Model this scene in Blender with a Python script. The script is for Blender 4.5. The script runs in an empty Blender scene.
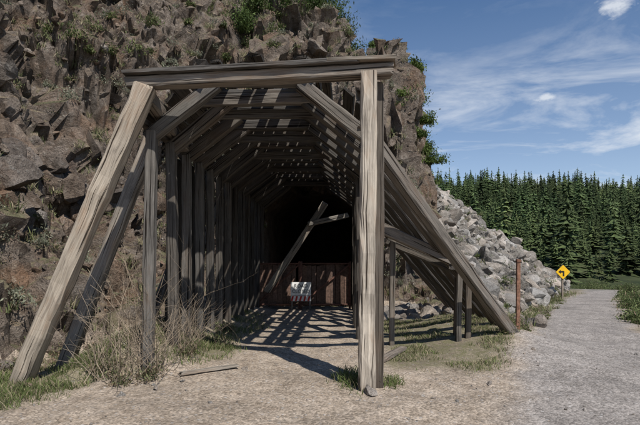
import bpy, math, random
import numpy as np
from mathutils import Vector
random.seed(7); rng=np.random.default_rng(7)
D=bpy.data; SC=bpy.context.scene
COL=SC.collection
# ------------------------------------------------------------ numpy noise
def h3(ix,iy,iz,seed=0):
    with np.errstate(over='ignore'):
        n=(ix.astype(np.int64)*374761393+iy.astype(np.int64)*668265263+iz.astype(np.int64)*2147483647+seed*974634777)&0xffffffff
        n=((n^(n>>13))*1274126177)&0xffffffff
        n=((n^(n>>16))*2246822519)&0xffffffff
        n=n^(n>>15)
    return (n&0xffffff)/float(0xffffff)
def vnoise(x,y,z,seed=0):
    xi=np.floor(x);yi=np.floor(y);zi=np.floor(z)
    fx=x-xi;fy=y-yi;fz=z-zi
    fx=fx*fx*(3-2*fx);fy=fy*fy*(3-2*fy);fz=fz*fz*(3-2*fz)
    r=0
    for a in (0,1):
        for b in (0,1):
            for c in (0,1):
                w=(fx if a else 1-fx)*(fy if b else 1-fy)*(fz if c else 1-fz)
                r=r+w*h3(xi+a,yi+b,zi+c,seed)
    return r
def fbm(x,y,z,o=4,seed=0):
    r=0;a=.5;t=0
    for i in range(o):
        r=r+a*vnoise(x,y,z,seed+i*17);t+=a
        x=x*2.03;y=y*2.03;z=z*2.03;a*=.5
    return r/t
def cell(x,y,z,seed=0):
    xi=np.floor(x);yi=np.floor(y);zi=np.floor(z)
    best=np.full(x.shape,9.);val=np.zeros(x.shape)
    for a in (-1,0,1):
        for b in (-1,0,1):
            for c in (-1,0,1):
                cx=xi+a;cy=yi+b;cz=zi+c
                px=cx+h3(cx,cy,cz,seed+1);py=cy+h3(cx,cy,cz,seed+2);pz=cz+h3(cx,cy,cz,seed+3)
                d=(px-x)**2+(py-y)**2+(pz-z)**2
                m=d<best
                val=np.where(m,h3(cx,cy,cz,seed+9),val)
                best=np.where(m,d,best)
    return val
def sm(a,b,x):
    t=np.clip((x-a)/(b-a),0,1);return t*t*(3-2*t)
# ------------------------------------------------------------ node helpers
def new_mat(name,rough=.9):
    m=D.materials.new(name);m.use_nodes=True
    nt=m.node_tree;b=nt.nodes['Principled BSDF'];b.inputs['Roughness'].default_value=rough
    if 'Specular IOR Level' in b.inputs:b.inputs['Specular IOR Level'].default_value=.2
    return m,nt,b
def nd(nt,t,**k):
    n=nt.nodes.new(t)
    for a,v in k.items():setattr(n,a,v)
    return n
def ramp(nt,fac,stops,interp='LINEAR'):
    n=nt.nodes.new('ShaderNodeValToRGB');cr=n.color_ramp;cr.interpolation=interp
    while len(cr.elements)<len(stops):cr.elements.new(.5)
    for e,(p,c) in zip(cr.elements,stops):
        e.position=p;e.color=(c,c,c,1) if not hasattr(c,'__len__') else (*c,1)
    nt.links.new(fac,n.inputs[0]);return n.outputs[0]
def mix(nt,f,a,b,bt='MIX'):
    n=nt.nodes.new('ShaderNodeMix');n.data_type='RGBA';n.blend_type=bt
    for i,v in ((0,f),(6,a),(7,b)):
        s=n.inputs[i]
        if hasattr(v,'is_output'):nt.links.new(v,s)
        elif hasattr(v,'__len__'):s.default_value=(*v,1)
        elif i==0:s.default_value=v
        else:s.default_value=(v,v,v,1)
    return n.outputs[2]
def mth(nt,op,a,b=0.):
    n=nt.nodes.new('ShaderNodeMath');n.operation=op
    for i,v in ((0,a),(1,b)):
        s=n.inputs[i]
        if hasattr(v,'is_output'):nt.links.new(v,s)
        else:s.default_value=v
    return n.outputs[0]
def attr(nt,name):
    n=nt.nodes.new('ShaderNodeAttribute');n.attribute_name=name;return n
def noise(nt,vec,scale,detail=5,rough=.6,dist=0.):
    n=nd(nt,'ShaderNodeTexNoise');n.inputs['Scale'].default_value=scale;n.inputs['Detail'].default_value=detail
    n.inputs['Roughness'].default_value=rough;n.inputs['Distortion'].default_value=dist
    nt.links.new(vec,n.inputs['Vector']);return n.outputs['Fac']
def voro(nt,vec,scale):
    n=nd(nt,'ShaderNodeTexVoronoi');n.inputs['Scale'].default_value=scale
    nt.links.new(vec,n.inputs['Vector']);return n
def mapping(nt,vec,scale):
    n=nd(nt,'ShaderNodeMapping');n.inputs['Scale'].default_value=scale
    nt.links.new(vec,n.inputs['Vector']);return n.outputs[0]
def bump(nt,b,hgt,strength,dist):
    n=nd(nt,'ShaderNodeBump');n.inputs['Strength'].default_value=strength;n.inputs['Distance'].default_value=dist
    nt.links.new(hgt,n.inputs['Height']);nt.links.new(n.outputs[0],b.inputs['Normal'])
# ------------------------------------------------------------ materials
wood,nt,b=new_mat('weathered_timber',.85)
bc=attr(nt,'bc').outputs['Vector'];tint=attr(nt,'tint').outputs['Color']
g1=noise(nt,mapping(nt,bc,(26,26,.9)),1,4,.7,.2)
g2=noise(nt,mapping(nt,bc,(110,110,2.2)),1,2,.7)
g3=noise(nt,mapping(nt,bc,(4.,4.,1.4)),1,4,.7)
cr=ramp(nt,noise(nt,mapping(nt,bc,(46,46,.6)),1,2,.5,.3),[(.365,0.),(.40,1.)])
base=ramp(nt,g1,[(.25,(.09,.082,.073)),(.45,(.185,.173,.158)),(.6,(.275,.26,.24)),(.8,(.39,.37,.345))])
base=mix(nt,ramp(nt,g3,[(.5,0.),(.66,.7)]),base,(.19,.125,.078))
base=mix(nt,ramp(nt,g3,[(.32,.8),(.46,0.)]),base,(.065,.058,.052))
base=mix(nt,.4,base,ramp(nt,g2,[(.3,.07),(.7,.42)]))
base=mix(nt,cr,(.024,.02,.017),base)
base=mix(nt,1.,base,tint,'MULTIPLY')
nt.links.new(base,b.inputs['Base Color'])
hh=mth(nt,'ADD',mth(nt,'MULTIPLY',g1,.5),mth(nt,'ADD',mth(nt,'MULTIPLY',cr,.7),mth(nt,'MULTIPLY',g2,.35)))
bump(nt,b,hh,.85,.018)
def ground_mat(name):
    m,nt,b=new_mat(name,.95)
    P=nd(nt,'ShaderNodeTexCoord').outputs['Object']
    mp=attr(nt,'m_path').outputs['Fac'];mg=attr(nt,'m_grass').outputs['Fac'];mf=attr(nt,'m_far').outputs['Fac']
    big=noise(nt,P,.8,5,.65);fine=noise(nt,P,5,5,.72);vf=noise(nt,P,90,2,.7)
    v1=voro(nt,P,42);v2=voro(nt,P,15)
    soil=ramp(nt,fine,[(.25,(.18,.14,.105)),(.45,(.30,.245,.19)),(.6,(.36,.30,.24)),(.8,(.43,.37,.305))])
    path=ramp(nt,fine,[(.25,(.17,.152,.136)),(.5,(.27,.243,.22)),(.75,(.345,.315,.288))])
    c=mix(nt,mp,soil,path)
    pc=nd(nt,'ShaderNodeRGBToBW');nt.links.new(v1.outputs['Color'],pc.inputs[0])
    c=mix(nt,.6,c,mix(nt,1.,c,ramp(nt,pc.outputs[0],[(.15,.35),(.5,.97),(.85,1.65)]),'MULTIPLY'))
    pc2=nd(nt,'ShaderNodeRGBToBW');nt.links.new(v2.outputs['Color'],pc2.inputs[0])
    st=mth(nt,'MULTIPLY',ramp(nt,pc2.outputs[0],[(.6,0.),(.63,1.)]),ramp(nt,v2.outputs['Distance'],[(.22,1.),(.3,0.)]))
    c=mix(nt,mth(nt,'MULTIPLY',st,.65),c,ramp(nt,pc2.outputs[0],[(.6,(.22,.2,.185)),(.8,(.46,.44,.42))]))
    c=mix(nt,1.,c,ramp(nt,big,[(.3,.66),(.5,.95),(.7,1.15)]),'MULTIPLY')
    c=mix(nt,.35,c,mix(nt,1.,c,ramp(nt,vf,[(.3,.45),(.7,1.45)]),'MULTIPLY'))
    gr=ramp(nt,fine,[(.3,(.075,.075,.038)),(.6,(.125,.12,.06)),(.8,(.23,.19,.125))])
    gm=mth(nt,'MULTIPLY',mg,ramp(nt,fine,[(.35,.15),(.6,.95)]))
    c=mix(nt,gm,c,gr)
    c=mix(nt,mf,c,(.05,.065,.03))
    nt.links.new(c,b.inputs['Base Color'])
    hb=mth(nt,'ADD',mth(nt,'MULTIPLY',v1.outputs['Distance'],-.7),mth(nt,'ADD',fine,mth(nt,'MULTIPLY',st,.7)))
    bump(nt,b,hb,.45,.02)
    return m
m_ground=ground_mat('dirt_and_gravel');m_path=ground_mat('gravel_path_surface')
def rock_mat(name,att=False):
    m,nt,b=new_mat(name,.92)
    P=nd(nt,'ShaderNodeTexCoord').outputs['Object']
    mid=noise(nt,P,1.5,6,.74,.3);fine=noise(nt,P,8,5,.78);vf=noise(nt,P,45,2,.7);lo=noise(nt,P,.8,3,.6)
    rock=ramp(nt,mid,[(.28,(.05,.04,.033)),(.44,(.145,.115,.092)),(.56,(.225,.185,.152)),(.75,(.36,.315,.27))])
    rock=mix(nt,ramp(nt,lo,[(.48,0.),(.66,.6)]),rock,(.25,.155,.098))
    rock=mix(nt,ramp(nt,fine,[(.56,0.),(.7,.6)]),rock,(.40,.37,.32))
    rock=mix(nt,ramp(nt,fine,[(.32,.85),(.44,0.)]),rock,(.038,.03,.025))
    geo=nd(nt,'ShaderNodeNewGeometry')
    if att:
        t=attr(nt,'tint').outputs['Color']
        gray=ramp(nt,mid,[(.28,(.13,.12,.107)),(.5,(.245,.23,.21)),(.75,(.37,.35,.325))])
        tg=attr(nt,'m_talus').outputs['Fac']
        c=mix(nt,1.,mix(nt,tg,rock,gray),t,'MULTIPLY')
    else:
        sx=nd(nt,'ShaderNodeSeparateXYZ');nt.links.new(geo.outputs['Normal'],sx.inputs[0])
        steep=mth(nt,'ADD',sx.outputs[2],mth(nt,'MULTIPLY',mth(nt,'SUBTRACT',mid,.5),.9))
        soil=ramp(nt,fine,[(.25,(.09,.068,.046)),(.5,(.215,.165,.117)),(.75,(.34,.285,.21))])
        soil=mix(nt,ramp(nt,lo,[(.43,0.),(.56,.75)]),soil,ramp(nt,fine,[(.3,(.055,.06,.03)),(.7,(.18,.18,.10))]))
        c=mix(nt,ramp(nt,steep,[(.5,0.),(.64,1.)]),rock,soil)
        tal=attr(nt,'m_talus').outputs['Fac']
        c=mix(nt,mth(nt,'MULTIPLY',tal,.85),c,ramp(nt,fine,[(.25,(.10,.092,.08)),(.5,(.24,.222,.198)),(.75,(.4,.38,.35))]))
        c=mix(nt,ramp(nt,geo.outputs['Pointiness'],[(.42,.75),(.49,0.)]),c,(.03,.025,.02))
    c=mix(nt,.5,c,mix(nt,1.,c,ramp(nt,vf,[(.3,.4),(.7,1.6)]),'MULTIPLY'))
    nt.links.new(c,b.inputs['Base Color'])
    hb=mth(nt,'ADD',mth(nt,'MULTIPLY',mid,1.2),mth(nt,'MULTIPLY',fine,.8))
    bump(nt,b,hb,1.,.14)
    return m
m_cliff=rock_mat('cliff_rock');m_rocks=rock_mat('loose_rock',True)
def tint_mat(name,rough=.8,var=.3,scale=3,trans=0.):
    m,nt,b=new_mat(name,rough)
    P=nd(nt,'ShaderNodeTexCoord').outputs['Object']
    t=attr(nt,'tint').outputs['Color']
    c=mix(nt,1.,t,ramp(nt,noise(nt,P,scale,2,.6),[(.3,1-var),(.7,1+var)]),'MULTIPLY')
    nt.links.new(c,b.inputs['Base Color'])
    if trans:
        tr=nd(nt,'ShaderNodeBsdfTranslucent');nt.links.new(c,tr.inputs[0])
        ms=nd(nt,'ShaderNodeMixShader');ms.inputs[0].default_value=trans
        nt.links.new(b.outputs[0],ms.inputs[1]);nt.links.new(tr.outputs[0],ms.inputs[2])
        nt.links.new(ms.outputs[0],nt.nodes['Material Output'].inputs[0])
    return m
m_leaf=tint_mat('leaves',.7,.35,4,.25);m_needle=tint_mat('conifer_needles',.8,.5,.04)
m_paint=tint_mat('worn_paint',.5,.12,12);m_rust=tint_mat('rusty_steel',.7,.45,18)
# ------------------------------------------------------------ mesh helper
def mk(name,V,F,mats,tint=None,bcv=None,parent=None,smooth=False,extra=None):
    me=D.meshes.new(name)
    if isinstance(F,np.ndarray):
        V=np.asarray(V,dtype=np.float32);k=F.shape[1]
        me.vertices.add(len(V));me.vertices.foreach_set('co',V.ravel())
        me.loops.add(F.size);me.loops.foreach_set('vertex_index',F.astype(np.int32).ravel())
        me.polygons.add(len(F));me.polygons.foreach_set('loop_start',(np.arange(len(F))*k).astype(np.int32))
        me.update(calc_edges=True);me.validate()
    else:
        me.from_pydata([tuple(v) for v in V],[],F);me.update()
    n=len(me.vertices)
    if tint is not None:
        a=me.attributes.new('tint','FLOAT_COLOR','POINT')
        t=np.ones((n,4),dtype=np.float32);t[:,:3]=np.asarray(tint,dtype=np.float32);a.data.foreach_set('color',t.ravel())
    if bcv is not None:
        a=me.attributes.new('bc','FLOAT_VECTOR','POINT');a.data.foreach_set('vector',np.asarray(bcv,dtype=np.float32).ravel())
    if extra:
        for k2,v in extra.items():
            a=me.attributes.new(k2,'FLOAT','POINT');a.data.foreach_set('value',np.asarray(v,dtype=np.float32))
    me.polygons.foreach_set('use_smooth',np.full(len(me.polygons),smooth))
    for m in (mats if isinstance(mats,list) else [mats]):me.materials.append(m)
    o=D.objects.new(name,me);COL.objects.link(o)
    if parent:o.parent=parent
    return o
def empty(name):
    e=D.objects.new(name,None);COL.objects.link(e);return e
# ------------------------------------------------------------ terrain functions
Ppoly=np.array([(-9,-12),(-6.6,2),(-5.0,6.6),(-4.35,9),(-3.7,12),(-3.0,16.9),(3.0,17.1),(4.3,16),(5.7,15.7),(8,19),(13.2,28),(18.3,36),(20,42),(14,52),(0,65),(-60,90),(-160,90),(-160,-12)],float)
Qpoly=np.array([(-60,2),(-14,9.5),(-6.5,14.5),(-3.2,17),(3.4,17.3),(4.3,19.5),(5.1,23),(5.5,27),(5,34),(0,55),(-60,80)],float)
def sdist(poly,x,y):
    d=np.full(x.shape,1e9);ins=np.zeros(x.shape,bool);n=len(poly)
    for i in range(n):
        ax,ay=poly[i];bx,by=poly[(i+1)%n]
        vx,vy=bx-ax,by-ay
        t=np.clip(((x-ax)*vx+(y-ay)*vy)/(vx*vx+vy*vy),0,1)
        d=np.minimum(d,np.hypot(x-ax-t*vx,y-ay-t*vy))
        c=((ay>y)!=(by>y))&(x<(bx-ax)*(y-ay)/((by-ay) if by!=ay else 1e-9)+ax)
        ins^=c
    return np.where(ins,d,-d)
pathC=np.array([(1.5,-12),(2.2,2),(4.0,7),(5.8,10.7),(9,17),(14.3,26.7),(19,33.5),(22.5,40),(23,50),(18,70)],float)
def dpath(x,y):
    d=np.full(x.shape,1e9)
    for i in range(len(pathC)-1):
        ax,ay=pathC[i];bx,by=pathC[i+1];vx,vy=bx-ax,by-ay
        t=np.clip(((x-ax)*vx+(y-ay)*vy)/(vx*vx+vy*vy),0,1)
        d=np.minimum(d,np.hypot(x-ax-t*vx,y-ay-t*vy))
    return d
def gz(x,y):
    w=1-sm(3.5,6.5,x)
    z=.03*np.clip(y-5,0,15)*w
    z=z+.34*np.exp(-((x-3.5)/1.2)**2-((y-11)/2.6)**2)
    z=z+.52*np.exp(-((x+2.9)/.7)**2)*sm(6.75,7.8,y+(fbm(x*2,y*2,x*0,3,8)-.5)*1.2)*(1-sm(17,19,y))
    far=sm(45,70,np.hypot(x,y))
    z=z+(fbm(x*.6,y*.6,x*0,3,3)-.5)*.16*(1-.6*sm(-2,6,5-np.abs(x)))
    z=z+(fbm(x*3,y*3,x*0,3,5)-.5)*.06
    return z-1.2*far
def hz(x,y):
    s=sdist(Ppoly,x,y);q=sdist(Qpoly,x,y);g=gz(x,y)
    r=sm(-2,4,x)
    ss=np.clip(s,0,None)
    ss=ss+(fbm(x*.35,y*.35,x*0,4,11)-.5)*2.2*sm(0,3,ss)
    t=ss*(1.35*(1-r)+.82*r)
    led=(np.sin(t*1.9+fbm(x*.5,y*.5,x*0,3,21)*5)*.4)*sm(1,3,ss)*(1-r)
    t=t+led
    qq=np.clip(q,0,None)
    wall=7.5+2.6*sm(0.5,3.6,x)
    up=1.35-.85*sm(0,2.5,x)
    c=wall*sm(-.1,1.3,qq)*(q>0)+up*np.clip(qq-1,0,None)+(fbm(x*.5,y*.5,x*0,4,31)-.5)*2.0*sm(.5,2,qq)
    h=np.maximum(t,np.where(q>0,c,0))
    return g+np.clip(h,0,34),s,q
def axis(parts):
    a=[]
    for s,e,st in parts:a+=list(np.arange(s,e-1e-6,st))
    return np.array(a+[parts[-1][1]])
X=axis([(-600,-100,60),(-100,-20,6),(-20,-11,.3),(-11,-2.6,.08),(-2.6,3,.13),(3,6.6,.09),(6.6,14,.16),(14,30,.4),(30,100,5),(100,600,50)])
Y=axis([(-200,-10,15),(-10,3,.5),(3,16.4,.09),(16.4,19,.06),(19,28,.11),(28,44,.25),(44,100,3),(100,900,50)])
GX,GY=np.meshgrid(X,Y);gx=GX.ravel();gy=GY.ravel()
Z,S,Q=hz(gx,gy)
nx,ny=len(X),len(Y)
Zg=Z.reshape(ny,nx)
dzy=np.gradient(Zg,Y,axis=0).ravel();dzx=np.gradient(Zg,X,axis=1).ravel()
nrm=np.stack([-dzx,-dzy,np.ones_like(dzx)],1);nrm/=np.linalg.norm(nrm,axis=1)[:,None]
msk=sm(0,.7,S)
near=(np.abs(gx)<32)&(gy>-5)&(gy<60)
a1=np.zeros_like(gx);
xx,yy,zz=gx[near],gy[near],Z[near]
wx=xx+(fbm(xx,yy,zz,2,51)-.5)*.8
cv=cell(wx*.95,yy*.95,zz*.5,61)
cv2=cell(wx*2.6,yy*2.6,zz*1.2,71)
cv3=cell(wx*5.5,yy*5.5,zz*3.2,77)
steep=1-sm(.45,.8,nrm[near][:,2])
rid=1-np.abs(fbm(xx*1.7,yy*1.7,zz*1.2,4,83)*2-1)*2
a1[near]=(cv-.5)*(.45+.85*steep)+(cv2-.5)*(.28+.34*steep)+(cv3-.5)*.13+(fbm(xx*.8,yy*.8,zz*.8,4,81)-.5)*.6+(rid-.6)*.25+(fbm(xx*5,yy*5,zz*4,2,87)-.5)*.12
V=np.stack([gx,gy,Z],1)+nrm*(a1*msk)[:,None]
ii=np.arange(ny-1)[:,None]*nx+np.arange(nx-1)[None,:]
F=np.stack([ii,ii+1,ii+nx+1,ii+nx],-1).reshape(-1,4)
fc=V[F].mean(1);fs=S[F].mean(1)
axc=-.91+.054*(fc[:,1]-7.2)
hole=(np.abs(fc[:,0]-axc)<1.65)&(fc[:,1]>16.3)&(fc[:,1]<21)&(fc[:,2]<4.3)
ishill=(fs>.15)&~hole
DP=dpath(gx,gy)
m_pathA=1-sm(.9,1.5,DP+(fbm(gx*1.3,gy*1.3,gx*0,3,91)-.5)*.8)
def grassmask(x,y):
    n=fbm(x*1.1,y*1.1,x*0,4,95)
    ax,ay,bx,by=-5.0,5.6,-2.4,8.9
    t=np.clip(((x-ax)*(bx-ax)+(y-ay)*(by-ay))/((bx-ax)**2+(by-ay)**2),0,1)
    dl=np.hypot(x-ax-t*(bx-ax),y-ay-t*(by-ay))
    A=1-sm(.4,1.1,dl+(n-.5)*1.3)
    B=sm(.9,1.5,x+(n-.5)*1.2)*sm(7.2,8.1,y-(x-2)*.25+(n-.5)*1.8)*(1-sm(13,15,y))
    B=B*sm(1.2,1.7,dpath(x,y))
    C=sm(1.1,1.7,dpath(x,y)+(n-.5)*1.2)*sm(11,14,y)*sm(4,5,x)
    side=(x-(4.0+(y-7)*.5))
    Dm=sm(1.3,1.9,dpath(x,y)+(n-.5)*1.)*sm(0,1,side)*sm(7,9,y)
    E=.3*(1-sm(.2,.8,np.abs(x+2.1)+(n-.5)*.8))*sm(8,9.5,y)*(1-sm(13,15,y))
    return np.clip(np.maximum.reduce([A,B,C,Dm,E]),0,1)
m_grA=grassmask(gx,gy)
m_farA=sm(40,60,np.hypot(gx,gy))
m_tal=sm(4,6,gx)*(1-sm(-.6,.2,Q))
pf=(DP[F].mean(1)<1.35)&(np.abs(fc[:,0])<40)
def sub(name,fm,mat,ex):
    f=F[fm];u,inv=np.unique(f,return_inverse=True)
    return mk(name,V[u],inv.reshape(-1,4),mat,extra={k:v[u] for k,v in ex.items()},smooth=(name!='rocky_cliff'))
ex={'m_path':m_pathA,'m_grass':m_grA,'m_far':m_farA,'m_talus':m_tal}
notin=(~ishill&~hole)|((fs<=.15)&(fc[:,1]<16.9))
sub('rocky_cliff',ishill,m_cliff,ex)
sub('gravel_path',notin&pf&~ishill,m_path,ex)
sub('ground',notin&~pf&~ishill,m_ground,ex)
Vz=V[:,2].reshape(ny,nx)
def ground_z(x,y):
    x=np.asarray(x,float);y=np.asarray(y,float)
    i=np.clip(np.searchsorted(X,x)-1,0,nx-2);j=np.clip(np.searchsorted(Y,y)-1,0,ny-2)
    tx=(x-X[i])/(X[i+1]-X[i]);ty=(y-Y[j])/(Y[j+1]-Y[j])
    return (Vz[j,i]*(1-tx)+Vz[j,i+1]*tx)*(1-ty)+(Vz[j+1,i]*(1-tx)+Vz[j+1,i+1]*tx)*ty
GZ=lambda x,y:float(ground_z(x,y))
# ------------------------------------------------------------ rocks
def ico():
    import bmesh
    bm=bmesh.new();bmesh.ops.create_icosphere(bm,subdivisions=2,radius=1)
    v=np.array([p.co[:] for p in bm.verts]);f=np.array([[q.index for q in p.verts] for p in bm.faces]);bm.free();return v,f
IV,IF=ico()
RT=[]
for k in range(10):
    v=IV.copy()
    for j in range(12):
        n=rng.normal(size=3);n/=np.linalg.norm(n);d=rng.uniform(.38,.72)
        dd=v@n;over=np.clip(dd-d,0,None);v-=over[:,None]*n
    v+=rng.normal(scale=.02,size=v.shape)
    RT.append(v)
NI=len(IV)
def rocks(name,pos,size,tints,flat=.75,parent=None,gray=0.):
    VV=[];FF=[];TT=[];o=0
    for p,s,t in zip(pos,size,tints):
        v=RT[rng.integers(10)]*np.array([s*rng.uniform(.7,1.35),s*rng.uniform(.7,1.35),s*flat*rng.uniform(.6,1.2)])
        q=rng.normal(size=4);q[1:3]*=.5;q/=np.linalg.norm(q);w,a,b_,c=q
        R=np.array([[1-2*(b_*b_+c*c),2*(a*b_-c*w),2*(a*c+b_*w)],[2*(a*b_+c*w),1-2*(a*a+c*c),2*(b_*c-a*w)],[2*(a*c-b_*w),2*(b_*c+a*w),1-2*(a*a+b_*b_)]])
        VV.append(v@R.T+np.array(p));FF.append(IF+o);TT.append(np.tile(t,(NI,1)));o+=NI
    return mk(name,np.concatenate(VV),np.concatenate(FF),m_rocks,tint=np.concatenate(TT),parent=parent,extra={'m_talus':np.full(o,gray)})
hf=np.where(ishill&(fc[:,0]>-15)&(fc[:,0]<20)&(fc[:,1]>4)&(fc[:,1]<44)&(fc[:,2]<17))[0]
e1=V[F[hf,1]]-V[F[hf,0]];e2=V[F[hf,3]]-V[F[hf,0]];ar=np.linalg.norm(np.cross(e1,e2),axis=1)
depthw=1/(1+(np.hypot(fc[hf,0],fc[hf,1])/14)**2)
clump=sm(.45,.62,fbm(fc[hf,0]*.45,fc[hf,1]*.45,fc[hf,2]*.45,3,111))+.15
talf=sm(4,6,fc[hf,0])*(1-sm(-.6,.2,Q[F[hf,0]]))
def pick(w,n):
    w=w/w.sum();k=hf[rng.choice(len(hf),n,p=w)]
    a=rng.uniform(size=(n,1));b_=rng.uniform(size=(n,1))
    p=V[F[k,0]]*(1-a)*(1-b_)+V[F[k,1]]*a*(1-b_)+V[F[k,2]]*a*b_+V[F[k,3]]*(1-a)*b_
    return p
def gtint(n,lo,hi,warm=.06):
    g=rng.uniform(lo,hi,n);w=rng.uniform(-warm,warm,n)
    return np.stack([g*(1+w),g,g*(1-w)],1)
p=pick(ar*depthw*clump*(1-talf),4600);sz=np.clip(rng.lognormal(-2.5,.65,4600),.03,.5)
rocks('slope_rocks',p,sz,gtint(4600,.6,1.4))
p=pick(ar*talf*(fc[hf,2]<9),5000);sz=np.clip(rng.lognormal(-2.0,.7,5000),.05,.75)
rocks('talus_rocks',p,sz,gtint(5000,.9,2.05,.05),gray=.75)
om=ar*np.exp(-((fc[hf,0]+6)/1.8)**2-((fc[hf,1]-11)/3)**2-((fc[hf,2]-4.2)/1.3)**2)
p=pick(om,120);rocks('rock_outcrop',p,rng.uniform(.18,.6,120),gtint(120,.65,1.2,.1),1.2)
n=2600;px=rng.uniform(-5,6,n);py=3+13*rng.uniform(size=n)**1.3
p=np.stack([px,py,ground_z(px,py)],1)
rocks('loose_stones',p,np.clip(rng.lognormal(-4.6,.6,n),.004,.06),gtint(n,1.0,2.1),gray=.6)
for (x,y,s) in [(-2.15,6.55,.09),(-2.5,6.3,.06),(-1.9,6.9,.05),(.62,6.22,.13),(-1.15,7.6,.07)]:
    rocks('stone',[(x,y,GZ(x,y)+s*.3)],[s],gtint(1,1.5,1.8),gray=.7)
n=420;px=rng.uniform(-5.4,-2.3,n);py=rng.uniform(6.6,15,n);kk=px<-2.9-(py<8.0)*.9;px=px[kk];py=py[kk];n=len(px)
rocks('wall_rubble',np.stack([px,py,ground_z(px,py)],1),np.clip(rng.lognormal(-2.9,.6,n),.02,.25),gtint(n,.7,1.5))
n=260;px=rng.uniform(1.2,6,n);py=rng.uniform(13,17,n)
rocks('bank_rubble',np.stack([px,py,ground_z(px,py)],1),np.clip(rng.lognormal(-1.9,.5,n),.05,.45),gtint(n,.8,1.7),gray=.6)
# ------------------------------------------------------------ timber shed
class BM:
    def __init__(s):s.V=[];s.F=[];s.T=[];s.B=[]
    def beam(s,p0,p1,w,h,tint=(1,1,1),up=(0,0,1),jit=.006,bow=.0):
        p0=Vector(p0);p1=Vector(p1);a=(p1-p0);L=a.length;a.normalize();up=Vector(up)
        if abs(a.dot(up))>.97:up=Vector((0,1,0))
        sd=a.cross(up).normalized();u2=sd.cross(a).normalized()
        ns=max(3,int(L/.25));c=min(w,h)*.12
        sec=[(-w/2+c,-h/2),(w/2-c,-h/2),(w/2,-h/2+c),(w/2,h/2-c),(w/2-c,h/2),(-w/2+c,h/2),(-w/2,h/2-c),(-w/2,-h/2+c)]
        o=len(s.V);ox,oy,oz=[random.uniform(-50,50) for _ in range(3)]
        f=random.uniform(.8,1.2);wm=random.uniform(-.02,.06);tw=random.uniform(-.03,.03)
        bx=random.uniform(-1,1)*.012*L*.3+bow
        for i in range(ns+1):
            t=i/ns;k=1+random.uniform(-.03,.025)
            c_=p0+a*(L*t)+sd*(bx*math.sin(math.pi*t))
            cs,sn=math.cos(tw*t),math.sin(tw*t)
            for (x,y) in sec:
                x2=(x*cs-y*sn)*k+random.uniform(-jit,jit);y2=(x*sn+y*cs)*k+random.uniform(-jit,jit)
                e=0
                if i in(0,ns):e=random.uniform(-.03,.03)
                s.V.append(c_+sd*x2+u2*y2+a*e);s.B.append((x+ox,y+oy,t*L+oz))
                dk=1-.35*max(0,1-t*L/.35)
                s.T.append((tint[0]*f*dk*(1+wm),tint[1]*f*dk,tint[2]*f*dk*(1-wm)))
        for i in range(ns):
            for j in range(8):
                a_=o+i*8+j;b_=o+i*8+(j+1)%8
                s.F.append((a_,b_,b_+8,a_+8))
        s.F.append(tuple(o+j for j in range(7,-1,-1)));s.F.append(tuple(o+ns*8+j for j in range(8)))
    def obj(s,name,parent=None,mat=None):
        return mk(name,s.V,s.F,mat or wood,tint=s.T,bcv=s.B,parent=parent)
shed=empty('timber_snow_shed')
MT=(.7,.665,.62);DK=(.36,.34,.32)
def fr(y):
    c=-.91+.054*(y-7.2);zt=4.36+.012*(y-7.2);zc=3.60+.016*(y-7.2)
    return c,zt,zc
NF=13
ys=[7.25+.775*i for i in range(NF)]
for i,y in enumerate(ys):
    M=BM();c,zt,zc=fr(y);j=lambda s=.03:random.uniform(-s,s)
    tl=(c-.66,y,zt+j());tr=(c+.66,y,zt+j());cl=(c-1.53,y,zc+j());crr=(c+1.56,y,zc+j())
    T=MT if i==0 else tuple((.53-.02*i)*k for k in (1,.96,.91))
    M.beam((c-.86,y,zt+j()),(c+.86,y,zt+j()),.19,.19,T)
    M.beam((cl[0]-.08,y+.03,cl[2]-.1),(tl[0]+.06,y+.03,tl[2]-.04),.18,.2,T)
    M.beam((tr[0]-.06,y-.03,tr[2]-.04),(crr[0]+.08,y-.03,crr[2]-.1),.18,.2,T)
    if i in(1,3,5,7,10):M.beam((c-1.0,y+.12,zt-.24),(c+1.0,y+.12,zt-.22),.1,.15,T)
    gl=GZ(cl[0],y)-.1
    M.beam((cl[0]+j(.06),y,gl),(cl[0],y,zc),.15,.17,T)
    if i>=6 or i==4:
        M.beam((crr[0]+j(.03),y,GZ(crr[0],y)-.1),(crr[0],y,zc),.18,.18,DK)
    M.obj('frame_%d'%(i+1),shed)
M=BM()
M.beam((-2.35,8.0,4.27),(-.1,7.95,4.33),.14,.17,MT);M.obj('second_cap',shed)
M=BM()
for i in range(9):
    y=7.25+.93*i
    c,zt,zc=fr(y);k=1-.055*i
    fx=3.82+.07*i;fy=y+2.55*k
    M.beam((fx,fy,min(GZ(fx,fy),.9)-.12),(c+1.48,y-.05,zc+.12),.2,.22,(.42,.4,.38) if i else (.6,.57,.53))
M.obj('right_rakers',shed)
M=BM()
M.beam((-4.17,6.92,GZ(-4.17,6.92)-.06),(-2.34,6.72,4.06),.24,.26,(1.5,1.38,1.2),up=(0,1,0),jit=.014)
M.beam((-4.0,7.75,GZ(-4.0,7.75)-.08),(-2.62,7.85,3.72),.2,.22,(1.05,1.0,.92),up=(0,1,0))
for i in (4,6):
    y=ys[i];c,zt,zc=fr(y);gx0=-3.9+.05*i
    M.beam((gx0,y+.2,GZ(gx0,y+.2)-.1),(c-1.58,y+.1,zc),.18,.18,MT,up=(0,1,0))
M.obj('left_rakers',shed)
M=BM()
M.beam((.60,6.42,GZ(.6,6.4)-.03),(.63,6.42,4.11),.205,.25,(1.6,1.45,1.25),up=(0,1,0),jit=.012)
M.beam((.77,6.62,GZ(.78,6.6)-.03),(.77,6.62,4.05),.13,.2,(.5,.45,.4),up=(0,1,0))
M.obj('front_post',shed)
M=BM()
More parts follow.
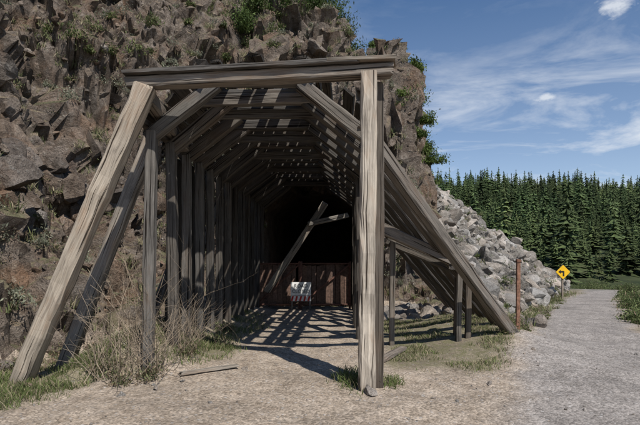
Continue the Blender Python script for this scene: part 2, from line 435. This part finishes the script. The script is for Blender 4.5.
M.beam((-2.60,6.80,4.13),(.92,6.42,4.16),.22,.14,(.75,.71,.66))
M.beam((-2.62,6.79,4.235),(.5,6.46,4.265),.32,.055,(.5,.48,.46))
M.beam((.1,6.47,4.27),(.95,6.40,4.275),.29,.05,(.85,.8,.72))
M.obj('front_cap',shed)
M=BM()
for ox in (-1.56,1.56,-.7,.7):
    for (a,b_) in ((7.0,11.8),(11.7,17.6)):
        c0,zt0,zc0=fr(a);c1,zt1,zc1=fr(b_)
        z0,z1=(zc0,zc1) if abs(ox)>1 else (zt0,zt1)
        M.beam((c0+ox*1.06,a,z0+.14),(c1+ox*1.06,b_,z1+.14),.14,.1,DK)
M.beam((-2.35,6.8,3.96),(-2.4,9.2,3.72),.18,.2,MT)
M.obj('purlins',shed)
M=BM()
def plankrun(fn,n,miss,up):
    for k in range(n):
        t=(k+.5)/n;y=7.05+random.uniform(-.1,.25)
        while y<17.9:
            L=random.uniform(2.2,4.2);y2=min(y+L,18.2)
            if random.random()>miss(y):
                d=random.uniform(-.02,.02);p=fn(t,y);q=fn(t,y2)
                M.beam((p[0]+d,p[1],p[2]+abs(d)),(q[0]-d,q[1],q[2]+abs(d)),random.uniform(.145,.2),.045,(.36,.34,.315),up=up,jit=.004)
            y=y2+.02
plankrun(lambda t,y:(fr(y)[0]-.72+1.44*t,y,fr(y)[1]+.235),7,lambda y:.08 if y>9.5 else .22,(0,0,1))
plankrun(lambda t,y:(fr(y)[0]-1.72+.98*t,y,fr(y)[2]+.16+.82*t),6,lambda y:.03,(-.65,0,.75))
plankrun(lambda t,y:(fr(y)[0]+1.72-.98*t,y,fr(y)[2]+.16+.82*t),6,lambda y:.12,(.65,0,.75))
M.obj('roof_planks',shed)
M=BM()
y=7.9
while y<17.6:
    w=random.uniform(.14,.24)
    if random.random()>.18:
        c,zt,zc=fr(y);x=c-1.70
        M.beam((x-random.uniform(0,.05),y,GZ(x,y)-.1),(x,y,zc-random.uniform(-.05,.25)),w,.04,(.24,.225,.21),up=(1,0,0),jit=.004)
    y+=w+.03+random.random()*.05
M.obj('left_wall_boards',shed)
M=BM()
M.beam((-1.62,15.2,.95),(.16,15.1,3.62),.2,.18,(1.3,1.25,1.15),up=(0,1,0))
M.beam((-.35,15.0,2.98),(.85,15.0,3.25),.15,.15,(1.,.95,.87),up=(0,1,0))
M.obj('diagonal_props',shed)
M=BM()
M.beam((1.05,9.3,2.42),(2.86,9.5,1.62),.16,.2,(.85,.8,.75))
M.beam((1.3,9.75,2.18),(2.9,9.8,1.52),.16,.18,(.55,.52,.48))
M.beam((2.45,9.2,1.66),(2.95,9.95,1.62),.14,.1,(.8,.75,.7))
for (x,y,zt_) in ((2.62,9.45,1.62),(2.82,9.55,1.58),(1.38,9.6,2.15),(2.7,9.9,1.5)):
    M.beam((x,y,GZ(x,y)-.1),(x+.02,y,zt_),.1,.11,(.7,.64,.57))
M.obj('side_brace',shed)
LV=[];LF=[];o=0
for y in np.arange(16.9,36,1.0):
    c,zt,zc=fr(y);fl=.03*12.1-.02
    for (x,z) in ((c-1.65,fl),(c-1.66,zc),(c-.75,zt+.15),(c+.75,zt+.15),(c+1.68,zc),(c+1.68,fl)):
        LV.append((x+random.uniform(-.06,.06) if z>1 else x,y,z))
nr=len(LV)//6
for i in range(nr-1):
    for j in range(6):
        LF.append((i*6+j,i*6+(j+1)%6,i*6+6+(j+1)%6,i*6+6+j))
LF.append(tuple((nr-1)*6+j for j in range(6)))
mk('tunnel_bore',LV,LF,m_cliff,extra={'m_talus':np.zeros(len(LV))})
# ------------------------------------------------------------ gate and closed sign
gate=empty('tunnel_gate')
M=BM();GC=(.13,.066,.05)
def pipe(M,p0,p1,r,t=GC):M.beam(p0,p1,r,r,t,jit=.0)
gy_=16.0
for (a,b_) in ((-2.0,-.66),(-.6,.95)):
    for z in (.5,1.8):pipe(M,(a,gy_-.03,z),(b_,gy_-.03,z),.05)
    for x in (a,b_):pipe(M,(x,gy_-.02,.36),(x,gy_-.02,1.86),.07)
    M.beam((a,gy_-.06,.52),(b_,gy_-.06,1.78),.03,.05,GC,jit=0)
M.obj('gate_frame',gate,m_rust)
M=BM()
for (a,b_) in ((-2.0,-.66),(-.6,.95)):
    x=a+.11
    while x<b_-.05:
        g=random.uniform(.85,1.12)
        M.beam((x,gy_+.03,.45),(x+random.uniform(-.008,.008),gy_+.03,1.76+random.uniform(-.03,.03)),.142,.025,(.13*g,.085*g,.067*g),up=(0,1,0),jit=.003)
        x+=.15
M.obj('gate_boards',gate,m_rust)
sign=empty('road_closed_sign')
def slab(name,cx,cy,cz,w,h,d,tint,mat,parent,rot=0,vs=None):
    if vs is None:vs=[(-w/2,-h/2),(w/2,-h/2),(w/2,h/2),(-w/2,h/2)]
    ca,sa=math.cos(rot),math.sin(rot);n=len(vs)
    P=[(cx+x*ca-z*sa,cy-d/2,cz+x*sa+z*ca) for x,z in vs]+[(cx+x*ca-z*sa,cy+d/2,cz+x*sa+z*ca) for x,z in vs]
    Fq=[tuple(range(n)),tuple(range(2*n-1,n-1,-1))]+[(i,i+n,(i+1)%n+n,(i+1)%n) for i in range(n)]
    return mk(name,P,Fq,mat,tint=[tint]*len(P),parent=parent)
SX,SY,SZ=-.60,15.7,.95
slab('board',SX,SY,SZ+.06,.64,.42,.02,(.82,.82,.8),m_paint,sign)
slab('stripe_board',SX,SY,SZ-.25,.64,.16,.02,(.82,.82,.8),m_paint,sign)
for i in range(5):
    x=-.27+.13*i
    slab('stripe_%d'%i,SX+x,SY-.014,SZ-.25,0,0,.004,(.5,.04,.03),m_paint,sign,vs=[(-.05,-.075),(.01,-.075),(.05,.075),(-.01,.075)])
M=BM()
for x in(-.28,.28):M.beam((SX+x,SY+.04,.33),(SX+x,SY+.04,SZ+.2),.04,.03,(1.,.95,.9),jit=0)
M.obj('legs',sign)
mt_black=tint_mat('black_paint',.6,.1,10)
for txt,dz in (('ROAD',.10),('CLOSED',-.07)):
    cu=D.curves.new('txt','FONT');cu.body=txt;cu.size=.15;cu.align_x='CENTER';cu.extrude=.002
    to=D.objects.new('lettering_'+txt.lower(),cu);COL.objects.link(to)
    me=D.meshes.new_from_object(to);D.objects.remove(to)
    a=me.attributes.new('tint','FLOAT_COLOR','POINT');a.data.foreach_set('color',np.tile([.02,.02,.02,1],len(me.vertices)).astype(np.float32))
    me.materials.clear();me.materials.append(mt_black)
    o_=D.objects.new('lettering_'+txt.lower(),me);COL.objects.link(o_);o_.parent=sign
    o_.rotation_euler=(math.pi/2,0,0);o_.location=(SX,SY-.015,SZ+dz)
M=BM();x,y=4.1,10.35
M.beam((x,y,GZ(x,y)-.1),(x+.01,y,1.78),.075,.06,(.20,.11,.075),jit=.001,up=(0,1,0))
M.beam((x+.005,y,1.76),(x+.015,y,1.80),.1,.085,(.17,.09,.06),jit=.0,up=(0,1,0))
M.obj('steel_post',None,m_rust)
ws=empty('warning_sign');wx_,wy_=13.75,28.3;wz=GZ(wx_,wy_)
M=BM();M.beam((wx_,wy_+.04,wz-.2),(wx_,wy_+.04,wz+1.9),.09,.09,(.9,.82,.72),up=(0,1,0));M.obj('post',ws)
def rr(w,r,n=5):
    o=[]
    for cx,cz,a0 in ((w/2-r,w/2-r,0),(-w/2+r,w/2-r,90),(-w/2+r,-w/2+r,180),(w/2-r,-w/2+r,270)):
        for k in range(n+1):
            a=math.radians(a0+90*k/n);o.append((cx+r*math.cos(a),cz+r*math.sin(a)))
    return o
slab('edge_panel',wx_,wy_-.03,wz+1.5,0,0,.014,(.02,.02,.02),mt_black,ws,math.pi/4,rr(.62,.05))
slab('face',wx_,wy_-.042,wz+1.5,0,0,.006,(.8,.47,.02),m_paint,ws,math.pi/4,rr(.58,.045))
slab('arrow_shaft',wx_+.03,wy_-.05,wz+1.45,0,0,.006,(.02,.02,.02),mt_black,ws,0,[(-.05,-.19),(.04,-.19),(.04,.02),(-.05,.02)])
slab('arrow_bar',wx_-.02,wy_-.05,wz+1.515,0,0,.007,(.02,.02,.02),mt_black,ws,0,[(-.13,-.045),(.085,-.045),(.085,.045),(-.13,.045)])
slab('arrow_head',wx_-.18,wy_-.05,wz+1.515,0,0,.008,(.02,.02,.02),mt_black,ws,0,[(-.09,0),(.05,-.11),(.05,.11)])
M=BM();M.beam((-2.0,7.15,GZ(-2.0,7.15)+.03),(-1.3,7.7,GZ(-1.3,7.7)+.04),.12,.04,(1.6,1.5,1.35));M.obj('fallen_plank')
M=BM();M.beam((.75,7.6,GZ(.75,7.6)+.04),(1.5,9.0,GZ(1.5,9.)+.05),.14,.06,(1.,.92,.85));M.obj('fallen_plank')
# ------------------------------------------------------------ vegetation
def grass(name,x,y,h,tints,lean=.5,w=.008,z=None):
    n=len(x);z=ground_z(x,y) if z is None else z
    a=rng.uniform(0,2*np.pi,n);l=rng.uniform(.1,lean,n)*h;b_=rng.uniform(0,2*np.pi,n)
    base=np.stack([x,y,z-.01],1);sd=np.stack([np.cos(a),np.sin(a),0*a],1)*(w*rng.uniform(.6,1.5,n))[:,None]
    le=np.stack([np.cos(b_)*l,np.sin(b_)*l,h*.6],1);le2=np.stack([np.cos(b_)*l*2.3,np.sin(b_)*l*2.3,h],1)
    Vv=np.stack([base-sd,base+sd,base+le+sd*.7,base+le-sd*.7,base+le2],1).reshape(-1,3)
    k=np.arange(n)[:,None]*5
    Fs=np.concatenate([k+np.array([[0,1,2]]),k+np.array([[0,2,3]]),k+np.array([[3,2,4]])])
    return mk(name,Vv,Fs,m_leaf,tint=np.repeat(tints,5,0))
def sampmask(n,x0,x1,y0,y1,lo=.34,hi=.56):
    x=rng.uniform(x0,x1,n);y=rng.uniform(y0,y1,n)
    m=grassmask(x,y)*sm(lo,hi,fbm(x*2.2,y*2.2,x*0,3,123))
    k=rng.uniform(size=n)<m;x,y=x[k],y[k]
    s=sdist(Ppoly,x,y);k=s<.8
    return x[k],y[k]
def gcol(n,dry=.35,g0=(.08,.11,.035),g1=(.17,.205,.075)):
    t=rng.uniform(size=(n,1));d=(rng.uniform(size=(n,1))<dry)
    c=np.array([g0])*(1-t)+np.array([g1])*t
    return np.where(d,np.array([[.36,.31,.2]])*rng.uniform(.6,1.1,(n,1)),c)
x,y=sampmask(210000,-6.5,-1,5,17,.32,.54);grass('grass_left',x,y,rng.uniform(.03,.14,len(x)),gcol(len(x),.28),w=.005)
x,y=sampmask(120000,.8,6,7,16,.38,.62);grass('grass_right',x,y,rng.uniform(.02,.09,len(x)),gcol(len(x),.5),w=.005)
x,y=sampmask(70000,5,24,8,34);grass('grass_verge',x,y,rng.uniform(.06,.24,len(x)),gcol(len(x)),w=.011)
n=600;x=rng.normal(.42,.1,n);y=rng.normal(6.85,.25,n);grass('grass_tuft',x,y,rng.uniform(.05,.18,n),gcol(n,.15),w=.006)
n=300;x=rng.normal(.95,.08,n);y=rng.normal(6.75,.13,n);grass('grass_tuft.001',x,y,rng.uniform(.05,.12,n),gcol(n,.2),w=.006)
kp=pick(ar*depthw*(1-talf*.5)*sm(.40,.52,fbm(fc[hf,0]*.7,fc[hf,1]*.7,fc[hf,2]*.7,3,231)),1500)
kp=np.repeat(kp,26,0)+rng.normal(scale=.07,size=(1500*26,3))*[1,1,.3]
grass('slope_bunchgrass',kp[:,0],kp[:,1],rng.uniform(.08,.28,len(kp)),gcol(len(kp),.45,(.08,.1,.04),(.2,.22,.1)),w=.009,z=kp[:,2])
def leaves(name,centres,radii,nl,size,c0,c1,dead=0.,zf=.8):
    VV=[];FF=[];TT=[];o=0
    for (cx,cy,cz),r in zip(centres,radii):
        n=int(nl*rng.uniform(.7,1.2))
        kc=rng.integers(5,9);cc=rng.normal(size=(kc,3));cc/=np.linalg.norm(cc,axis=1)[:,None];cc*=rng.uniform(.3,.8,(kc,1))*r
        cc[:,2]=np.abs(cc[:,2])*zf
        w=rng.integers(kc,size=n);p=cc[w]+rng.normal(scale=r*.23,size=(n,3))
        p[:,2]=np.abs(p[:,2])
        d1=rng.normal(size=(n,3));d1/=np.linalg.norm(d1,axis=1)[:,None];d1[:,2]+=.5
        d2=np.cross(d1,rng.normal(size=(n,3)));d2/=np.linalg.norm(d2,axis=1)[:,None]
        s=(size*rng.uniform(.6,1.5,n))[:,None]
        q=p+np.array([cx,cy,cz])
        v=np.stack([q-d1*s,q+d2*s*.4,q+d1*s,q-d2*s*.4],1).reshape(-1,3)
        VV.append(v);FF.append(np.arange(n)[:,None]*4+np.array([[0,1,2,3]])+o);o+=4*n
        t=rng.uniform(size=(n,1));shade=rng.uniform(.65,1.2,kc)[w][:,None]
        c=(np.array(c0)*(1-t)+np.array(c1)*t)*shade
        if dead:c=np.where(rng.uniform(size=(n,1))<dead,np.array([[.2,.15,.1]]),c)
        TT.append(np.repeat(c,4,0))
    return mk(name,np.concatenate(VV),np.concatenate(FF),m_leaf,tint=np.concatenate(TT))
def twigs(name,centres,radii,n,c,parent=None,thick=.006,spread=1.):
    VV=[];FF=[];TT=[];o=0
    for (cx,cy,cz),r in zip(centres,radii):
        for k in range(n):
            p=np.array([cx,cy,cz])+rng.normal(scale=.14*r,size=3)*[1,1,0]
            d=rng.normal(size=3)*[.5*spread,.5*spread,.2]+[0,0,1];d/=np.linalg.norm(d);L=r*rng.uniform(.6,1.25);seg=5
            g=rng.uniform(.6,1.3);ct=(c[0]*g,c[1]*g,c[2]*g)
            stack=[(p,d,L,thick)]
            while stack:
                p,d,L,th=stack.pop()
                for s in range(seg):
                    q=p+d*L/seg;th2=th*.85
                    a=np.cross(d,[.3,.5,.8]);a/=np.linalg.norm(a);b_=np.cross(d,a)
                    for (pp,tt) in ((p,th),(q,th2)):
                        for an in (0,2.09,4.18):VV.append(pp+a*math.cos(an)*tt+b_*math.sin(an)*tt);TT.append(ct)
                    for j in range(3):FF.append((o+j,o+(j+1)%3,o+3+(j+1)%3,o+3+j))
                    o+=6
                    if L>r*.35 and rng.uniform()<.5:
                        d3=d+rng.normal(scale=.55,size=3);d3/=np.linalg.norm(d3);stack.append((q,d3,L*.45,th2*.7))
                    p=q;th=th2;d=d+rng.normal(scale=.12,size=3);d/=np.linalg.norm(d)
    return mk(name,np.array(VV),np.array(FF),m_leaf,tint=np.array(TT),parent=parent)
k=pick(ar*depthw*sm(.43,.53,fbm(fc[hf,0]*.6,fc[hf,1]*.6,fc[hf,2]*.6,3,211))*(1-.85*talf),420)
leaves('sagebrush',k,rng.uniform(.18,.5,420),300,.028,(.14,.15,.10),(.29,.30,.22),.12)
k=pick(ar*depthw*(1-talf)*(fc[hf,0]<4),380)
leaves('slope_scrub',k,rng.uniform(.08,.3,380),150,.025,(.08,.11,.035),(.22,.23,.11),.3)
k=pick(ar*talf,150)
leaves('talus_scrub',k,rng.uniform(.15,.5,150),220,.035,(.08,.12,.035),(.2,.23,.1),.15)
k=pick(ar*(fc[hf,2]>7.5)*(fc[hf,0]>-8)*(1-talf),150)
leaves('cliff_scrub',k,rng.uniform(.2,.6,150),420,.04,(.06,.09,.028),(.17,.19,.075),.12)
k2=pick(ar*depthw*(1-talf),140)
twigs('dry_brush',k2,rng.uniform(.2,.5,140),4,(.26,.21,.16))
cb=[(3.9,20.2,8.3),(4.7,22.5,6.9),(5.1,23.6,5.6),(3.6,19.6,9.4),(4.9,21.6,6.2),(4.2,19.8,7.4),(3.2,18.6,8.0),(3.7,18.9,6.6)]
leaves('cliff_bush',cb,[.75,.7,.7,.5,.6,.5,.45,.45],1000,.05,(.05,.085,.02),(.15,.2,.05))
tb=[]
for (x,y) in ((-.9,22.5),(-.2,22.2),(.6,22.8),(1.0,23.2),(-2.4,21.5),(-1.6,21.8),(0.2,22.4),(2.4,21.5),(3.0,21),(-3.2,21),(-1.0,21.3)):
    tb.append((x,y,GZ(x,y)))
leaves('cliff_top_bush',tb,[1.2,1.4,1.2,.9,.9,1.1,1.,.45,.4,.8,.9],2400,.05,(.04,.072,.02),(.11,.15,.045),zf=1.4)
bb=[(-2.6,6.95,GZ(-2.6,6.95)),(-3.0,6.9,GZ(-3.0,6.9)),(-2.3,7.2,GZ(-2.3,7.2)),(-2.75,7.5,GZ(-2.75,7.5)),(-2.2,8.0,GZ(-2.2,8.0)),(-2.3,8.8,GZ(-2.3,8.8))]
twigs('bare_bush',bb,[1.2,.85,.9,1.2,.85,.75],24,(.34,.275,.205),thick=.006)
leaves('low_shrub',[(-2.6,6.85,GZ(-2.6,6.85)),(-2.35,6.95,GZ(-2.35,6.95)),(-3.0,7.05,GZ(-3,7.05)),(-2.1,7.9,GZ(-2.1,7.9)),(-1.85,9.2,GZ(-1.85,9.2)),(-2.0,10.5,GZ(-2,10.5)),(-3.5,8.0,GZ(-3.5,8.0)),(-4.6,7.6,GZ(-4.6,7.6)),(-4.3,8.4,GZ(-4.3,8.4))],[.36,.3,.32,.25,.3,.3,.3,.3,.3],560,.02,(.09,.105,.045),(.21,.215,.115),.4)
vb=[(9.7,15.3),(10.4,16.6),(11.6,17.8),(12.3,19.4),(13.2,21),(11.2,16.2),(14.2,23),(12.8,18.3),(9.9,14.4),(10.6,15.2)];vr=[.6,.6,.7,.65,.7,.7,.7,.7,.5,.6]
vb=[(x,y,GZ(x,y)-.05) for x,y in vb]
for i in range(90):
    y=rng.uniform(16,50);x=9+(y-17)*.55+rng.uniform(2.0,9)
    vb.append((x,y,GZ(x,y)-.05));vr.append(rng.uniform(.35,.85))
for i in range(60):
    y=rng.uniform(44,66);x=y*rng.uniform(.5,.75)
    vb.append((x,y,GZ(x,y)-.1));vr.append(rng.uniform(.7,1.5))
leaves('verge_shrubs',vb,vr,750,.045,(.065,.095,.033),(.18,.21,.085),.08)
vb=[];vr=[]
for i in range(60):
    y=rng.uniform(9.5,34);x=5.8+(y-10.7)*.52-rng.uniform(1.2,2.2)
    vb.append((x,y,GZ(x,y)-.03));vr.append(rng.uniform(.1,.32))
leaves('path_edge_weeds',vb,vr,280,.022,(.09,.115,.04),(.2,.22,.1),.3)
# ------------------------------------------------------------ forested hill
hx=np.linspace(-120,520,90);hy=np.linspace(62,480,80);HX,HY=np.meshgrid(hx,hy)
def hillz(x,y):
    t=np.clip((y-80)/190,0,1)
    z=-1.3+t*(40.5+4*np.sin(x*.018+.9))+16*(fbm(x*.022,y*.022,x*0,3,301)-.5)*t
    return z-np.clip(y-272,0,None)*.1
hv=np.stack([HX.ravel(),HY.ravel(),hillz(HX.ravel(),HY.ravel())],1)
ii=np.arange(79)[:,None]*90+np.arange(89)[None,:]
hF=np.stack([ii,ii+1,ii+91,ii+90],-1).reshape(-1,4)
m,nt,b=new_mat('forest_floor',1.);P=nd(nt,'ShaderNodeTexCoord').outputs['Object']
nt.links.new(ramp(nt,noise(nt,P,.08,3,.7),[(.35,(.025,.035,.017)),(.65,(.08,.09,.04))]),b.inputs['Base Color'])
mk('forested_hill',hv,hF,m,smooth=True)
TV=[];
for k in range(8):
    v=[];f=[];sh=[]
    nt_=15;fat=random.uniform(.14,.27)
    for t in range(nt_):
        u=t/nt_;z=.06+.92*u;r=(fat*(1-u)**random.uniform(.65,.95)+.012)*random.uniform(.65,1.3)
        nb=7 if u<.7 else 5
        for q in range(nb):
            a=2*math.pi*(q+random.random())/nb;rr_=r*random.uniform(.5,1.3)
            dz=-.05*random.uniform(.2,1.7)*(1-u*.5)
            c0=(0,0,z+.03);tip=(math.cos(a)*rr_,math.sin(a)*rr_,z+dz)
            w=.42
            l=(math.cos(a-w)*rr_*.62,math.sin(a-w)*rr_*.62,z+dz*.75);r2=(math.cos(a+w)*rr_*.62,math.sin(a+w)*rr_*.62,z+dz*.75)
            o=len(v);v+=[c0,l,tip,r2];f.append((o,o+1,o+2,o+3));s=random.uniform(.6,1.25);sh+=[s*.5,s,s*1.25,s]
    o=len(v)
    for zz_,rr_ in ((0,.018),(.95,.003)):
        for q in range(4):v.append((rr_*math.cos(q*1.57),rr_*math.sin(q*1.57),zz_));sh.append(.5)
    for q in range(4):f.append((o+q,o+(q+1)%4,o+4+(q+1)%4,o+4+q))
    TV.append((np.array(v),np.array(f),np.array(sh)))
def trees(name,pts,hs,tn):
    VV=[];FF=[];TT=[];o=0
    for (x,y,z),h,t in zip(pts,hs,tn):
        v,f,sh=TV[rng.integers(8)];a=rng.uniform(0,6.28);ca,sa=math.cos(a),math.sin(a);wd=rng.uniform(.8,1.3)
        vv=np.stack([(v[:,0]*ca-v[:,1]*sa)*h*wd+x,(v[:,0]*sa+v[:,1]*ca)*h*wd+y,v[:,2]*h+z],1)
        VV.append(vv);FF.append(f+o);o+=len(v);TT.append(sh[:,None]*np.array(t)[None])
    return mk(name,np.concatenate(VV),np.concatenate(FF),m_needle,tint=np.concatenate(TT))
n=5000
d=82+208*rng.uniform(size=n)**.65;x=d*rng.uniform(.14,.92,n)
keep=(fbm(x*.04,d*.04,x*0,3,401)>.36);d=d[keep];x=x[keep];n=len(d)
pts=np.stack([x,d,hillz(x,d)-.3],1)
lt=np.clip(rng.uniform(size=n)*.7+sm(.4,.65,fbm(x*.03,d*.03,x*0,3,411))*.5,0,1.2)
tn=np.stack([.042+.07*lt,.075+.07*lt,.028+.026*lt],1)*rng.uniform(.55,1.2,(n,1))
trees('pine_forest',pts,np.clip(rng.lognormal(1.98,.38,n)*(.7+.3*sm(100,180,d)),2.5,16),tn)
# world
W=D.worlds.new('World');SC.world=W;W.use_nodes=True;nt=W.node_tree
bg=nt.nodes['Background'];bg.inputs[1].default_value=.115
sky=nd(nt,'ShaderNodeTexSky');sky.sky_type='NISHITA';sky.sun_disc=False
L=Vector((-.35,.65,-.95)).normalized();to=-L
el=math.asin(to.z);az=math.atan2(to.x,to.y)
sky.sun_elevation=el;sky.sun_rotation=az;sky.altitude=1400;sky.air_density=1.0;sky.dust_density=.2;sky.ozone_density=2.0
G=nd(nt,'ShaderNodeTexCoord').outputs['Generated']
sx=nd(nt,'ShaderNodeSeparateXYZ');nt.links.new(G,sx.inputs[0])
n1=noise(nt,mapping(nt,G,(2.2,2.2,9)),1.6,6,.62,.5)
elev=sx.outputs[2]
cl=ramp(nt,n1,[(.42,0.),(.68,.95)])
band=ramp(nt,elev,[(.0,.5),(.14,.95),(.30,.75),(.42,.15),(.6,.05)])
fac=mth(nt,'MULTIPLY',cl,band)
haze=ramp(nt,elev,[(.0,.4),(.25,.14),(.5,0.)])
fac=mth(nt,'MAXIMUM',fac,haze)
pn=mth(nt,'MULTIPLY',mth(nt,'SUBTRACT',noise(nt,mapping(nt,G,(1,1,2.)),22,5,.65),.5),2.6)
def puff(d,r,sc):
    v=Vector(d).normalized()
    vm=nd(nt,'ShaderNodeVectorMath');vm.operation='SUBTRACT';nt.links.new(G,vm.inputs[0]);vm.inputs[1].default_value=v
    mp_=mapping(nt,vm.outputs[0],(1,1,sc));vl=nd(nt,'ShaderNodeVectorMath');vl.operation='LENGTH';nt.links.new(mp_,vl.inputs[0])
    dd=mth(nt,'ADD',mth(nt,'DIVIDE',vl.outputs['Value'],r),pn)
    return ramp(nt,dd,[(.2,.75),(1.,0.)])
for a in (((.586,1,.527),.03,1.9),((.456,1,.346),.022,2.6)):
    fac=mth(nt,'MAXIMUM',fac,puff(*a))
hs=nd(nt,'ShaderNodeHueSaturation');hs.inputs['Saturation'].default_value=1.15;nt.links.new(sky.outputs[0],hs.inputs['Color'])
c=mix(nt,fac,hs.outputs[0],(7.3,7.6,8.0))
nt.links.new(c,bg.inputs[0])
sl=D.lights.new('sun','SUN');sl.energy=5.0;sl.angle=math.radians(.53);sl.color=(1,.95,.88)
so=D.objects.new('sun',sl);COL.objects.link(so);so.rotation_euler=L.to_track_quat('-Z','Y').to_euler();so.location=(5,-10,20)
cam=D.cameras.new('camera');co=D.objects.new('camera',cam);COL.objects.link(co)
co.location=(0,0,1.6);co.rotation_euler=(math.pi/2,0,0)
cam.lens=28.1;cam.sensor_width=36;cam.shift_y=.0898;cam.clip_end=3000;cam.clip_start=.05
SC.camera=co
SC.view_settings.view_transform='Standard';SC.view_settings.look='None';SC.view_settings.exposure=0
print('verts',len(V))
